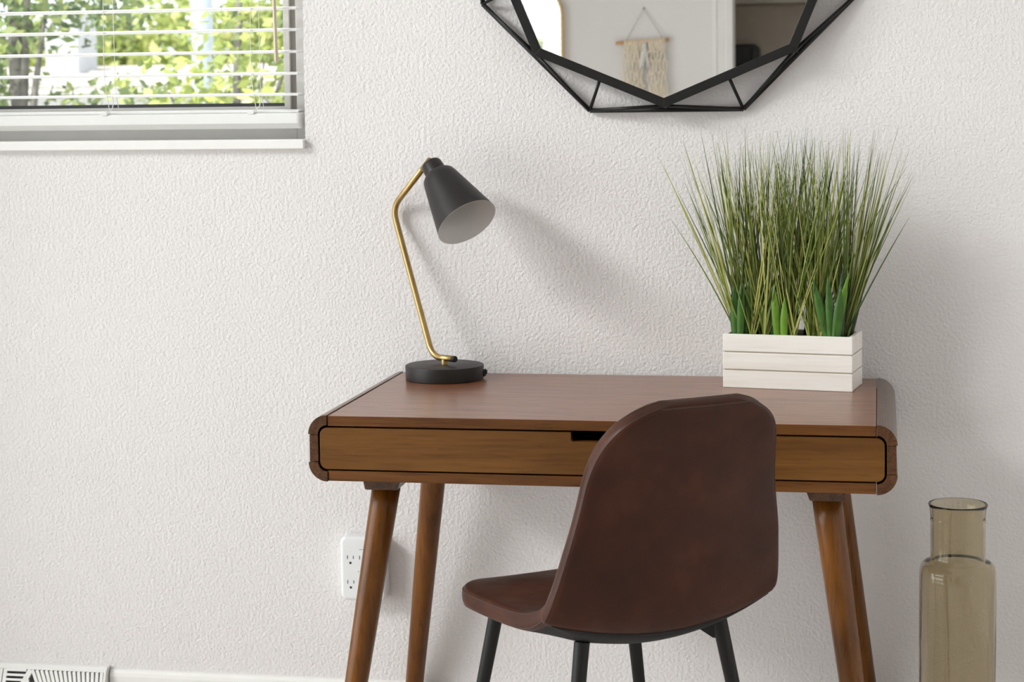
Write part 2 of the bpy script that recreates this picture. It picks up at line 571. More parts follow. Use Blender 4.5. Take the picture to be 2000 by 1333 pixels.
for cx in (-0.335, -0.669, -1.02, -1.40):
    for cyy, wob in ((0.0085, 0.0), (0.062, 0.003)):
        bm = bmesh.new()
        tube(bm, smooth_path([(cx, cyy, 2.10), (cx + 0.001, cyy, 1.60), (cx - 0.001 + wob, cyy, 1.42), (cx + 0.003, cyy, 1.36), (cx + 0.010, cyy - 0.002, 1.318), (cx + 0.004, cyy - 0.001, 1.312)], 5), 0.0008, 5)
        obj('ladder_cord', bm, MT['cord'], bl)
    bm = bmesh.new()
    tube(bm, smooth_path([(cx + 0.014, 0.012, 1.352), (cx + 0.019, 0.006, 1.338), (cx + 0.017, 0.003, 1.324), (cx + 0.004, 0.002, 1.316), (cx - 0.004, 0.001, 1.3135)], 5), 0.0011, 6)
    obj('cord_tail', bm, MT['cord'], bl)
    bm = bmesh.new()
    prism(bm, rrect(cx - 0.0085, cx + 0.006, 1.3095, 1.3165, 0.003, 3), 1, 0.0, 0.004)
    obj('cord_clip', bm, MT['blind'], bl)
bm = bmesh.new()
tube(bm, [(-0.2785, -0.001, 2.07), (-0.2773, -0.003, 1.55), (-0.2746, -0.004, 1.424), (-0.2745, -0.004, 1.4195)], [0.0033, 0.0040, 0.0045, 0.0030], 6)
obj('tilt_wand', bm, MT['wand'], bl)

# ------------------------------------------------------------------ faceted wall mirror
MC = Vector((0.5607, -0.012, 1.692))
RO, RI, YI = 0.4142, 0.3785, -0.056
mr = thing('wall_mirror', (MC.x, -0.006, MC.z - RO), 'large octagonal mirror in a faceted black wire frame above the desk', 'mirror')
def mp(r, ang, y):
    return Vector((MC.x + r * math.cos(math.radians(ang)), y, MC.z + r * math.sin(math.radians(ang))))
BW = 0.0185
apo = math.cos(math.radians(22.5))
for k in range(8):
    a0, a1 = -90 + 45 * k, -45 + 45 * k
    bm = bmesh.new()
    o0, o1 = mp(RI, a0, 0), mp(RI, a1, 0)
    ri = RI - BW / apo
    i0, i1 = mp(ri, a0, 0), mp(ri, a1, 0)
    prism(bm, [(p.x, p.z) for p in (o0, o1, i1, i0)], 1, YI, YI + 0.012)
    obj('frame_bar', bm, MT['black'], mr, bevel=0.0008)
gl = bmesh.new()
prism(gl, [(mp(RI - 0.004, -90 + 45 * k, 0).x, mp(RI - 0.004, -90 + 45 * k, 0).z) for k in range(8)], 1, YI + 0.005, YI + 0.009)
obj('mirror_glass', gl, MT['mirror'], mr)
for k in range(8):
    av = -90 + 22.5 + 45 * k
    V0 = mp(RO, av, -0.010)
    V1 = mp(RO, av + 45, -0.010)
    bm = bmesh.new()
    tube(bm, [V0, V1], 0.0050, 8)
    obj('outer_rod', bm, MT['black'], mr, smooth=True)
    for sgn in (-22.5, 22.5):
        bm = bmesh.new()
        tube(bm, [V0 + Vector((0, -0.002, 0)), mp(RI - 0.004, av + sgn, YI + 0.010)], 0.0036, 8)
        obj('slanted_rod', bm, MT['black'], mr, smooth=True)
    bm = bmesh.new()
    tube(bm, [V0 + Vector((0, -0.002, 0)), mp(RI * apo - 0.006, av, YI + 0.010)], 0.0034, 8)
    obj('spoke', bm, MT['black'], mr, smooth=True)
    bm = bmesh.new()
    tube(bm, [mp(RO * apo - 0.004, av + 22.5, -0.010), mp(RI - 0.004, av + 22.5, YI + 0.011)], 0.003, 6)
    obj('standoff', bm, MT['black'], mr)

# ------------------------------------------------------------------ desk
YF, YB = -0.611, -0.031
DW = 0.989
dk = thing('writing_desk', (DW / 2, (YF + YB) / 2, 0), 'walnut brown writing desk with rounded ends and splayed legs', 'desk')
ZT, ZB_ = 0.7602, 0.640
obj('desk_top', B((0.0008, YF + 0.001, 0.7415), (DW - 0.0008, YB, ZT)), [MT['wood_top'], MT['wood_edge']], dk, bevel=0.0012)
topmesh = dk.children[0].data
for f in topmesh.polygons:
    if f.normal.y < -0.5:
        f.material_index = 1
obj('bottom_panel', B((0.0008, YF + 0.001, ZB_), (DW - 0.0008, YB, 0.659)), MT['wood_edge'], dk, bevel=0.0012)
for side in (0, 1):
    def mx(p):
        return [(DW - x, z) for x, z in p][::-1] if side else p
    ct, cb = (0.0, 0.726), (0.0, 0.6745)
    up = arc(ct[0], ct[1], 0.0358, 90, 180, 10) + arc(ct[0], ct[1], 0.0172, 180, 90, 8)
    dnp = arc(cb[0], cb[1], 0.0358, 180, 270, 10) + arc(cb[0], cb[1], 0.0172, 270, 180, 8)
    bm = bmesh.new()
    prism(bm, mx(up), 1, YF - 0.001, YB)
    obj('corner_piece', bm, MT['wood_cap'], dk, bevel=0.0008)
    bm = bmesh.new()
    prism(bm, mx(dnp), 1, YF - 0.001, YB)
    obj('corner_piece', bm, MT['wood_cap'], dk, bevel=0.0008)
    bm = bmesh.new()
    prism(bm, mx([(-0.0338, 0.6752), (-0.0338, 0.7253), (-0.0174, 0.7253), (-0.0174, 0.6752)]), 1, YF + 0.0005, YB)
    obj('side_panel', bm, MT['wood_cap'], dk, bevel=0.0008)
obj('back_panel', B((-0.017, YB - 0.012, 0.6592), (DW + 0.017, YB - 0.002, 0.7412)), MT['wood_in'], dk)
# drawer
nx0, nx1 = 0.4515, 0.5375
x0, x1, z0, z1, rr = -0.0137, DW + 0.0137, 0.6620, 0.7384, 0.0135
poly = arc(x1 - rr, z0 + rr, rr, -90, 0, 6) + arc(x1 - rr, z1 - rr, rr, 0, 90, 6)
poly += [(nx1, z1)] + arc(nx1 - 0.004, z1 - 0.0165 + 0.004, 0.004, 0, -90, 4) + arc(nx0 + 0.004, z1 - 0.0165 + 0.004, 0.004, -90, -180, 4) + [(nx0, z1)]
poly += arc(x0 + rr, z1 - rr, rr, 90, 180, 6) + arc(x0 + rr, z0 + rr, rr, 180, 270, 6)
bm = bmesh.new()
prism(bm, poly, 1, YF, YF + 0.018)
dr = obj('drawer', bm, MT['wood_drawer'], dk, bevel=0.0007)
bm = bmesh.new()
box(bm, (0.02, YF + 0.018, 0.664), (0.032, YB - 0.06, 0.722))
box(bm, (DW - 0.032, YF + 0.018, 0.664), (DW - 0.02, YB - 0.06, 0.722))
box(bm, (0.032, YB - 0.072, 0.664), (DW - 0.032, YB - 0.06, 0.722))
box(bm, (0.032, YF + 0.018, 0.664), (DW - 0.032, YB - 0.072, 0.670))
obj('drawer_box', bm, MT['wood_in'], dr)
# legs
for sx, xt in ((-1, 0.0879), (1, 0.8997)):
    for sy, yt in ((-1, -0.5217), (1, -0.1083)):
        bm = bmesh.new()
        hb, ht = 0.031, 0.038
        bot = [bm.verts.new((xt + sx * 0.003 + a * hb, yt + sy * 0.003 + b * hb, 0.6135)) for a, b in ((-1, -1), (1, -1), (1, 1), (-1, 1))]
        top = [bm.verts.new((xt + a * ht, yt + b * ht, 0.6405)) for a, b in ((-1, -1), (1, -1), (1, 1), (-1, 1))]
        bm.faces.new(bot[::-1])
        bm.faces.new(top)
        for i in range(4):
            bm.faces.new((bot[i], bot[(i + 1) % 4], top[(i + 1) % 4], top[i]))
        lg = bmesh.new()
        pt = Vector((xt, yt, 0.62))
        pb = Vector((xt + sx * 0.0864, yt + sy * 0.0902, 0.0))
        n = 12
        tube(lg, [pt.lerp(pb, i / n) for i in range(n + 1)], [0.0268 - 0.0088 * i / n for i in range(n + 1)], 28)
        for v in lg.verts:
            if v.co.z < 0.006:
                v.co.z = 0.0
        lo = obj('leg', lg, MT['wood_leg'], dk, smooth=True)
        obj('mounting_block', bm, MT['wood_cap'], lo, bevel=0.003)

# ------------------------------------------------------------------ desk lamp
LC = Vector((0.1106, -0.1214, 0.7602))
lp = thing('desk_lamp', LC, 'black and brass desk lamp with a tilted cone shade', 'lamp')
bm = bmesh.new()
lathe(bm, LC, (0, 0, 1), [(0, 0), (0, 0.0790), (0.0015, 0.0805), (0.0275, 0.0812), (0.0292, 0.0805), (0.0300, 0.0785), (0.0300, 0)], 72)
base = obj('base', bm, MT['lampblack'], lp, smooth=True)
base.modifiers.new('es', 'EDGE_SPLIT').split_angle = math.radians(40)
AZ = math.radians(40)
def lpt(s, z, d=0.0):
    return Vector((LC.x + s * math.cos(AZ) + d * math.sin(AZ), LC.y - s * math.sin(AZ) + d * math.cos(AZ), z))
rod = fillet([lpt(0.030, 0.8040), lpt(-0.041, 0.8020), lpt(-0.1745, 1.1080), lpt(-0.040, 1.2115)], 0.042, 10)
bm = bmesh.new()
tube(bm, rod, 0.0064, 18)
obj('stem', bm, MT['brass'], lp, smooth=True)
bm = bmesh.new()
tube(bm, [lpt(0.029, 0.8040), lpt(0.0355, 0.8042), lpt(0.037, 0.8042)], [0.0066, 0.0066, 0.0058], 18)
obj('end_plug', bm, MT['lampblack'], lp)
bm = bmesh.new()
lathe(bm, (LC.x, LC.y, 0.7898), (0, 0, 1), [(0, 0.0068), (0.009, 0.0066), (0.0125, 0.0055)], 24)
obj('post', bm, MT['brass'], lp, smooth=True)
SP = Vector((0.1005, -0.1150, 1.1808))
SA = Vector((0.0725, -0.0601, -0.0928)).normalized()
SL, SR, ST = 0.1331, 0.0650, 0.0345
bm = bmesh.new()
outer = [(-0.001, 0.0215), (0.0, ST - 0.007), (0.0025, ST - 0.0025), (0.007, ST + 0.001), (0.02, ST + 0.0045), (SL * 0.6, ST + (SR - ST) * 0.60), (SL, SR)]
inner = [(SL, SR - 0.0012), (SL * 0.6, ST + (SR - ST) * 0.60 - 0.0013), (0.02, ST + 0.003), (0.004, ST - 0.006), (0.003, 0.0)]
lathe(bm, SP, SA, outer, 64)
sh = obj('lamp_shade', bm, MT['lampblack'], lp, smooth=True)
bm = bmesh.new()
lathe(bm, SP, SA, [(SL, SR)] + inner, 64)
obj('shade_lining', bm, MT['shade_in'], sh, smooth=True)
bm = bmesh.new()
lathe(bm, SP, SA, [(-0.0325, 0), (-0.0325, 0.0175), (-0.0308, 0.0205), (-0.027, 0.0220), (0.0, 0.0232), (0.004, 0.0232)], 40)
obj('shade_neck', bm, MT['lampblack'], lp, smooth=True)
bm = bmesh.new()
c = lpt(-0.064, 1.1915)
d = (lpt(-0.041, 1.2085) - c).normalized()
tube(bm, [c, c + d * 0.0125, c + d * 0.03], [0.0072, 0.0072, 0.0068], 16)
hj = obj('hinge_sleeve', bm, MT['brass'], lp, smooth=True)
bm = bmesh.new()
tube(bm, [lpt(-0.0425, 1.206), SP - SA * 0.018], 0.004, 10)
obj('pivot', bm, MT['lampblack'], lp)
bm = bmesh.new()
sw = LC + Vector((0.081, 0.0, 0.0115))
box(bm, (sw.x - 0.001, sw.y + 0.004, sw.z - 0.0065), (sw.x + 0.002, sw.y + 0.022, sw.z + 0.0075))
box(bm, (sw.x + 0.002, sw.y + 0.008, sw.z - 0.002), (sw.x + 0.0055, sw.y + 0.017, sw.z + 0.006))
obj('switch', bm, MT['slot'], lp)

# ------------------------------------------------------------------ planter with grass
PF = Vector((0.6886, -0.1817, 0.7603))
pu = Vector((0.2533, -0.0400, 0)).normalized()
pv = Vector((-pu.y, pu.x, 0))
PL, PD, PH = 0.2565, 0.114, 0.1065
pc = PF + pu * PL / 2 + pv * PD / 2
gp = thing('potted_grass', pc, 'tall artificial grass in a whitewashed wooden plank box', 'plant')
gp.rotation_euler = (0, 0, math.atan2(pu.y, pu.x))
def lobj(name, bm, mat, parent, **kw):
    """mesh given in planter coordinates (x along box, y to the wall, z up)"""
    me_o = obj(name, bm, mat, None, **kw)
    me_o.parent = parent
    return me_o
ph = PH / 3
for k in range(3):
    za, zb = k * ph + (0.0013 if k else 0), (k + 1) * ph - (0.0013 if k < 2 else 0)
    hx, hy, t = PL / 2, PD / 2, 0.009
    lobj('plank', B((-hx, -hy, za), (hx, -hy + t, zb)), MT['plank'], gp, bevel=0.0012)
    lobj('plank', B((-hx, hy - t, za), (hx, hy, zb)), MT['plank'], gp, bevel=0.0012)
    lobj('plank', B((hx - t, -hy + t, za), (hx - 0.0006, hy - t, zb)), MT['plank'], gp, bevel=0.0012)
    lobj('plank', B((-hx + 0.0006, -hy + t, za), (-hx + t, hy - t, zb)), MT['plank'], gp, bevel=0.0012)
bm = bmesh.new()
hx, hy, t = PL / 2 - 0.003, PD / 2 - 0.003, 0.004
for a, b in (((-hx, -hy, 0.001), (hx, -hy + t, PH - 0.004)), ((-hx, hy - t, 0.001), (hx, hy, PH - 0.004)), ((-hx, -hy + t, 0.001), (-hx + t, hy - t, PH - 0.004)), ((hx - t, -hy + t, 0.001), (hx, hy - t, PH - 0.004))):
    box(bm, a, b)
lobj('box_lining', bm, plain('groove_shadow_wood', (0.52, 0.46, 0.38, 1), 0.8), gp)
lobj('soil', B((-PL / 2 + 0.009, -PD / 2 + 0.009, 0.004), (PL / 2 - 0.009, PD / 2 - 0.009, PH - 0.008)), MT['soil'], gp)
rng = random.Random(7)

def blade_pts(base, dirv, length, bend, n=7):
    pts = []
    p = Vector(base)
    d = Vector(dirv).normalized()
    hz = Vector((d.x, d.y, 0))
    for i in range(n + 1):
        pts.append(p.copy())
        d = (d + hz * bend / n + Vector((0, 0, -abs(bend) * 0.25 / n))).normalized()
        p = p + d * (length / n)
    return pts
ylim = 0.012
# the wall in planter coordinates: keep blades in front of it
def wall_gap(p):
    w = gp_mat @ p
    return -0.006 - w.y
gp_mat = Matrix.Translation(pc) @ Matrix.Rotation(math.atan2(pu.y, pu.x), 4, 'Z')
gv, gf, gt = [], [], []
def add_blade(pts, w, tone):
    n = len(pts)
    i0 = len(gv)
    d = (pts[-1] - pts[0]).normalized()
    ang = rng.uniform(0, math.pi)
    side = Vector((math.cos(ang), math.sin(ang) * 0.7, 0))
    side = (side - d * side.dot(d)).normalized()
    dep = d.cross(side).normalized()
    for i, p in enumerate(pts):
        s = i / (n - 1)
        ww = w * (0.75 + 0.25 * min(1, s * 6)) * (1 - s ** 2.2) + 0.00018
        for q in (p - side * ww, p + side * ww, p + dep * ww * 0.55):
            gap = wall_gap(q)
            if gap < 0:
                q = q + Vector((0, gap, 0))
            gv.append(q)
            gt.append(tone)
        if i:
            a = i0 + 3 * (i - 1)
            b = i0 + 3 * i
            gf.extend([(a, a + 1, b + 1, b), (a + 1, a + 2, b + 2, b + 1), (a + 2, a, b, b + 2)])
tufts = []
for ix in range(5):
    for iy in range(2):
        tufts.append((-0.100 + 0.050 * ix + rng.uniform(-0.008, 0.008), -0.026 + 0.052 * iy + rng.uniform(-0.008, 0.008)))
for ti, (tx, ty) in enumerate(tufts):
    for k in range(42):
        base = Vector((tx + rng.gauss(0, 0.005), ty + rng.gauss(0, 0.005), PH - 0.010))
        ax = rng.gauss(tx * 0.75, 0.155)
        ay = rng.gauss(-0.03 + ty * 0.8, 0.10)
        L = rng.triangular(0.24, 0.435, 0.39)
        bend = rng.gauss(0.0, 0.12) + 0.12
        dirv = Vector((math.tan(max(-0.5, min(0.5, ax))), math.tan(max(-0.35, min(0.3, ay))), 1))
        add_blade(blade_pts(base, dirv, L, bend), rng.uniform(0.0011, 0.0018), rng.betavariate(1.15, 1.1))
# loose fans at the front edge of the box
for tx in (-0.072, -0.046, 0.012, 0.046, 0.062):
    for k in range(16):
        base = Vector((tx + rng.gauss(0, 0.003), -0.044 + rng.gauss(0, 0.003), PH - 0.010))
        dirv = Vector((math.tan(rng.uniform(-0.34, 0.34)), rng.uniform(-0.08, 0.06), 1))
        add_blade(blade_pts(base, dirv, rng.uniform(0.16, 0.38), rng.uniform(-0.1, 0.15)), rng.uniform(0.0011, 0.0016), rng.uniform(0.35, 1.0))
# far reaching outer blades
for (bx, ax, L, bend) in ((-0.105, -0.36, 0.30, 0.45), (-0.104, -0.42, 0.27, 0.35), (-0.10, -0.30, 0.33, 0.3), (-0.108, -0.27, 0.30, 0.3), (-0.1, -0.22, 0.34, 0.3), (0.105, 0.20, 0.43, 0.35), (0.106, 0.24, 0.32, 0.25), (0.108, 0.27, 0.33, 0.2), (0.1, 0.17, 0.38, 0.3), (0.107, 0.30, 0.31, 0.25)):
    add_blade(blade_pts(Vector((bx, rng.uniform(-0.03, 0.02), PH - 0.01)), Vector((math.tan(ax), -0.06, 1)), L, bend, 9), 0.0013, rng.uniform(0.15, 0.5))
me = bpy.data.meshes.new('grass_blades')
me.from_pydata([tuple(v) for v in gv], [], gf)
att = me.attributes.new('tone', 'FLOAT', 'POINT')
att.data.foreach_set('value', gt)
me.materials.append(MT['grass'])
go = bpy.data.objects.new('grass_blades', me)
COL.objects.link(go)
go.parent = gp
tag(go, kind='stuff')

def broad_leaf(base, dirv, length, width, bend, mat, fold=0.35, face=None):
    pts = blade_pts(base, dirv, length, bend, 10)
    bm = bmesh.new()
    rows = []
    d = (pts[-1] - pts[0]).normalized()
    side = Vector(face) if face else Vector((1, 0.15, 0))
    side = (side - d * side.dot(d)).normalized()
    nor = side.cross(d).normalized()
    if nor.y > 0:
        nor = -nor
    for i, p in enumerate(pts):
        s = i / (len(pts) - 1)
        w = width * (0.55 + 0.45 * math.sin(math.pi * min(1, 0.15 + s * 0.75))) * (1 - max(0, (s - 0.45) / 0.55) ** 2.0) + 0.0003
        q = [p - side * w + nor * w * fold, p, p + side * w + nor * w * fold]
        q += [x - nor * 0.0007 for x in q]
        rows.append([])
        for x in q:
            gap = wall_gap(x)
            if gap < 0:
                x = x + Vector((0, gap, 0))
            rows[-1].append(bm.verts.new(x))
    for a, b in zip(rows[:-1], rows[1:]):
        for (i, j) in ((0, 1), (1, 2), (2, 5), (5, 4), (4, 3), (3, 0)):
            bm.faces.new((a[i], a[j], b[j], b[i]))
    bm.faces.new(rows[0][::-1] if False else [rows[0][i] for i in (0, 1, 2, 5, 4, 3)])
    bm.faces.new([rows[-1][i] for i in (3, 4, 5, 2, 1, 0)])
    return lobj('broad_leaf', bm, mat, gp, smooth=True)
zb = PH - 0.012
LF = [(-0.104, -0.040, -0.02, 0.100, 0.0068, 'leaf'), (-0.096, -0.042, 0.05, 0.115, 0.0055, 'leaf'), (-0.090, -0.036, 0.12, 0.120, 0.0070, 'leaf'), (-0.099, -0.030, 0.0, 0.13, 0.005, 'leaf_light'), (-0.108, -0.034, -0.05, 0.085, 0.005, 'leaf_dark'),
      (-0.020, -0.042, -0.06, 0.100, 0.0062, 'leaf_light'), (-0.008, -0.044, 0.03, 0.078, 0.0056, 'leaf_light'), (-0.016, -0.038, 0.02, 0.110, 0.006, 'leaf'), (-0.028, -0.036, -0.12, 0.09, 0.005, 'leaf'),
      (0.080, -0.043, -0.22, 0.115, 0.0070, 'leaf'), (0.086, -0.044, -0.04, 0.118, 0.0062, 'leaf'), (0.094, -0.043, 0.10, 0.100, 0.0072, 'leaf'), (0.090, -0.036, 0.2, 0.125, 0.006, 'leaf_light'), (0.100, -0.034, 0.05, 0.13, 0.0065, 'leaf_dark'),
      (0.108, 0.000, 0.05, 0.10, 0.0055, 'leaf_dark'), (0.112, 0.006, 0.22, 0.16, 0.0045, 'leaf_dark'), (0.04, 0.0, 0.0, 0.10, 0.006, 'leaf_dark'), (-0.06, 0.0, 0.05, 0.11, 0.006, 'leaf_dark')]
for (bx, by, ax, L, w, mk) in LF:
    broad_leaf(Vector((bx, by - 0.003, zb)), Vector((math.tan(ax), -0.06, 1)), L * 1.12, w * 1.3, 0.1, MT[mk])
for (bx, by, ax, L, w, bend) in ((-0.07, 0.0, -0.14, 0.34, 0.0042, 0.75), (-0.06, 0.02, -0.10, 0.33, 0.004, 0.5), (0.03, 0.0, 0.16, 0.34, 0.0042, 0.7), (0.02, 0.02, 0.13, 0.36, 0.0038, 0.45), (-0.02, 0.02, -0.04, 0.35, 0.004, 0.1), (0.05, 0.01, 0.04, 0.34, 0.004, 0.2)):
    broad_leaf(Vector((bx, by, zb)), Vector((math.tan(ax), -0.02, 1)), L, w, bend, MT['leaf_dark'])

# ------------------------------------------------------------------ chair
KP = [[0.2449, 0.4414, 0.1879, 0.0074], [0.1968, 0.4516, 0.1979, -0.0003], [0.0772, 0.456, 0.2022, -0.0015], [-0.064, 0.4537, 0.2039, 0.0126], [-0.16, 0.454, 0.2101, 0.0479], [-0.2145, 0.4848, 0.2223, 0.0429], [-0.2465, 0.5989, 0.2029, 0.034], [-0.267, 0.7378, 0.1794, 0.0244], [-0.313, 0.8505, 0.2015, 0.0209]]
CXY, CTH = Vector((0.5258, -0.70, 0)), 0.664
ch = thing('dining_chair', CXY, 'brown leather shell chair with black metal legs at the desk', 'chair')
crv = Vector((math.cos(CTH), math.sin(CTH), 0))
cfv = Vector((-math.sin(CTH), math.cos(CTH), 0))
def cw(r, f, z):
    return CXY + crv * float(r) + cfv * float(f) + Vector((0, 0, float(z)))

def catmull(K, m):
    K = np.asarray(K, float)
    P = np.vstack([2 * K[0] - K[1], K, 2 * K[-1] - K[-2]])
    o = []
    for i in range(len(K) - 1):
        p0, p1, p2, p3 = P[i:i + 4]
        for t in np.arange(m) / m:
            o.append(.5 * ((2 * p1) + (-p0 + p2) * t + (2 * p0 - 5 * p1 + 4 * p2 - p3) * t * t + (-p0 + 3 * p1 - 3 * p2 + p3) * t ** 3))
    o.append(K[-1])
    return np.array(o)

def shell(K, T=.034, rho=.016, cF=.1, cB=.15, ns=110, nu=60, p=2.0):
    D = catmull(K, 24)
    s = np.concatenate([[0], np.cumsum(np.hypot(np.diff(D[:, 0]), np.diff(D[:, 1])))])
    L = s[-1]
    a = np.linspace(0, 1, ns)
    sv = L * (.55 * (.5 - .5 * np.cos(np.pi * a)) + .45 * a)
    # extra rows close to both ends for the rounded rim
    ex = np.array([.0005, .0015, .003, .005, .008, .011, .014])
    sv = np.unique(np.concatenate([sv, ex, L - ex]))
    rs = lambda q: np.stack([np.interp(q, s, D[:, k]) for k in range(4)], 1)
    E = rs(sv)
    t = rs(np.clip(sv + 4e-3, 0, L))[:, :2] - rs(np.clip(sv - 4e-3, 0, L))[:, :2]
    t /= np.linalg.norm(t, axis=1)[:, None]
    n = np.stack([t[:, 1], -t[:, 0]], 1)
    W = E[:, 2].copy()
    for c, d in ((cF, sv), (cB, L - sv)):
        q = np.clip(d / c, 0, 1)
        W -= c * (1 - np.sqrt(np.clip(1 - (1 - q) ** 2, 0, 1)))
    b = np.linspace(-1, 1, nu)
    u = .6 * np.sin(b * np.pi / 2) + .4 * b
    eu = np.array([.002, .006, .012, .02, .03, .045, .06, .075])
    u = np.unique(np.concatenate([u, -1 + eu, 1 - eu]))
    U = u[None, :]
    dist = np.minimum(np.minimum(sv, L - sv)[:, None], (1 - abs(U)) * W[:, None])
    prof = (1 - (1 - np.clip(dist / rho, 0, 1)) ** 2.6) ** (1 / 2.6)
    cur = E[:, 3][:, None] * abs(U * W[:, None] / E[:, 2][:, None]) ** p
    base = np.stack([W[:, None] * U, E[:, 0][:, None] + n[:, 0][:, None] * cur, E[:, 1][:, None] + n[:, 1][:, None] * cur], 2)
    crown = np.clip((sv / L - .75) / .25, 0, 1)[:, None] ** 2
    base[..., 2] += crown * (.0045 * (1 - (U * W[:, None] / .15) ** 2) - .0015)
    nn = np.stack([np.zeros_like(cur), np.broadcast_to(n[:, 0][:, None], cur.shape), np.broadcast_to(n[:, 1][:, None], cur.shape)], 2).copy()
    nn[..., 0] = -p * E[:, 3][:, None] * abs(U) ** (p - 1) * np.sign(U) / np.maximum(E[:, 2][:, None], .05)
    nn /= np.linalg.norm(nn, axis=2)[..., None]
    return base + nn * (T / 2 * prof)[..., None], base - nn * (T / 2 * prof)[..., None], base, nn, sv, u

FR, RE, BS, NN, SV, UU = shell(KP)
bm = bmesh.new()
ns, nu = FR.shape[:2]
va = [[bm.verts.new(cw(*FR[i, j])) for j in range(nu)] for i in range(ns)]
vb = [[bm.verts.new(cw(*RE[i, j])) for j in range(nu)] for i in range(ns)]
for i in range(ns - 1):
    for j in range(nu - 1):
        bm.faces.new((va[i][j], va[i][j + 1], va[i + 1][j + 1], va[i + 1][j]))
        bm.faces.new((vb[i][j], vb[i + 1][j], vb[i + 1][j + 1], vb[i][j + 1]))
bmesh.ops.remove_doubles(bm, verts=bm.verts[:], dist=2e-5)
shell_o = obj('shell_seat', bm, MT['leather'], ch, smooth=True)
# seams around the rim
def rim_loop(G, iu, off):
    i0, j0 = off
    pts = [G[i, j0] for i in range(i0, ns - i0)] + [G[ns - 1 - i0, j] for j in range(j0, nu - j0)] + [G[i, nu - 1 - j0] for i in range(ns - 1 - i0, i0 - 1, -1)] + [G[i0, j] for j in range(nu - 1 - j0, j0 - 1, -1)]
    out = []
    for p in pts:
        q = cw(*p)
        if not out or (q - out[-1]).length > 0.004:
            out.append(q)
    return out
for G, off in ((FR, (3, 3)), (RE, (4, 5))):
    pts = rim_loop(G, 0, off)
    bm = bmesh.new()
    tube(bm, pts + [pts[0]], 0.0011, 6, caps=False)
    obj('seam', bm, MT['piping'], shell_o, smooth=True)
# dark cloth backing under the seat, following the shell
bm = bmesh.new()
ii = [i for i in range(ns) if 0.10 < SV[i] < 0.455]
jj = [j for j in range(nu) if abs(UU[j]) < 0.93]
def und(i, j, d):
    # offset below the rear face, drawn in towards the patch border
    return cw(*(BS[i, j] - NN[i, j] * (0.017 + d)))
lo_ = {}
hi_ = {}
for i in ii:
    for j in jj:
        e = min((SV[i] - 0.10) / 0.06, (0.455 - SV[i]) / 0.06, (0.93 - abs(UU[j])) / 0.30, 1)
        lo_[i, j] = bm.verts.new(und(i, j, 0.0005 + 0.011 * max(0, e)))
        hi_[i, j] = bm.verts.new(und(i, j, -0.004))
for a, b in zip(ii[:-1], ii[1:]):
    for c, d in zip(jj[:-1], jj[1:]):
        bm.faces.new((lo_[a, c], lo_[b, c], lo_[b, d], lo_[a, d]))
        bm.faces.new((hi_[a, c], hi_[a, d], hi_[b, d], hi_[b, c]))
for a, b in zip(ii[:-1], ii[1:]):
    for j in (jj[0], jj[-1]):
        bm.faces.new((lo_[a, j], lo_[b, j], hi_[b, j], hi_[a, j]))
for a, b in zip(jj[:-1], jj[1:]):
    for i in (ii[0], ii[-1]):
        bm.faces.new((lo_[i, a], lo_[i, b], hi_[i, b], hi_[i, a]))
obj('underside_cloth', bm, MT['under'], ch, smooth=True)
# leg frame
LA, LB, LA2, LB2 = 0.1417, 0.1557, 0.2098, 0.1996
for sr, sf in ((-1, 1), (-1, -1), (1, 1), (1, -1)):
    zt = 0.440 if sf > 0 else (0.4415 if sr < 0 else 0.447)
    k = (0.40 - zt) / 0.40
    p0 = cw(sr * (LA + (LA2 - LA) * k), sf * (LB + (LB2 - LB) * k), zt)
    p1 = cw(sr * LA2, sf * LB2, 0.0)
    bm = bmesh.new()
    N = 8
    tube(bm, [p0.lerp(p1, i / N) for i in range(N + 1)], [0.0133 - 0.0042 * i / N for i in range(N + 1)], 20)
    for v in bm.verts:
        if v.co.z < 0.006:
            v.co.z = 0
    lg = obj('leg', bm, MT['legblack'], ch, smooth=True)
    lg.modifiers.new('es', 'EDGE_SPLIT').split_angle = math.radians(45)
    # gusset bracket running from the leg top to the centre plate
    q = p0
    inner = cw(sr * 0.055, sf * 0.06, 0.424)
    dirn = (inner - q)
    dirn.z = 0
    dl = dirn.length
    dirn.normalize()
    sd = Vector((-dirn.y, dirn.x, 0)) * 0.003
    prof = [(0.0, -0.036), (0.010, -0.036), (0.046, -0.016), (dl, -0.002 + (inner.z - q.z)), (dl, 0.010 + (inner.z - q.z)), (0.0, 0.004)]
    bm = bmesh.new()
    A_ = [bm.verts.new(q + dirn * x + Vector((0, 0, z)) + sd) for x, z in prof]
    B_ = [bm.verts.new(q + dirn * x + Vector((0, 0, z)) - sd) for x, z in prof]
    bm.faces.new(A_)
    bm.faces.new(B_[::-1])
    for i in range(len(prof)):
        j = (i + 1) % len(prof)
        bm.faces.new((A_[i], A_[j], B_[j], B_[i]))
    obj('bracket', bm, MT['legblack'], lg)
bm = bmesh.new()
prof = [cw(a * 0.075, b * 0.08, 0) for a, b in ((-1, -1), (1, -1), (1, 1), (-1, 1))]
prism(bm, [(p.x, p.y) for p in prof], 2, 0.425, 0.438)
obj('seat_plate', bm, MT['legblack'], ch)
for a, b in ((-0.06, -0.07), (0.06, -0.07), (-0.06, 0.07), (0.06, 0.07)):
    bm = bmesh.new()
    lathe(bm, cw(a, b, 0.419), (0, 0, 1), [(0, 0), (0, 0.0055), (0.006, 0.0055), (0.006, 0)], 10)
    obj('bolt', bm, MT['legblack'], ch)

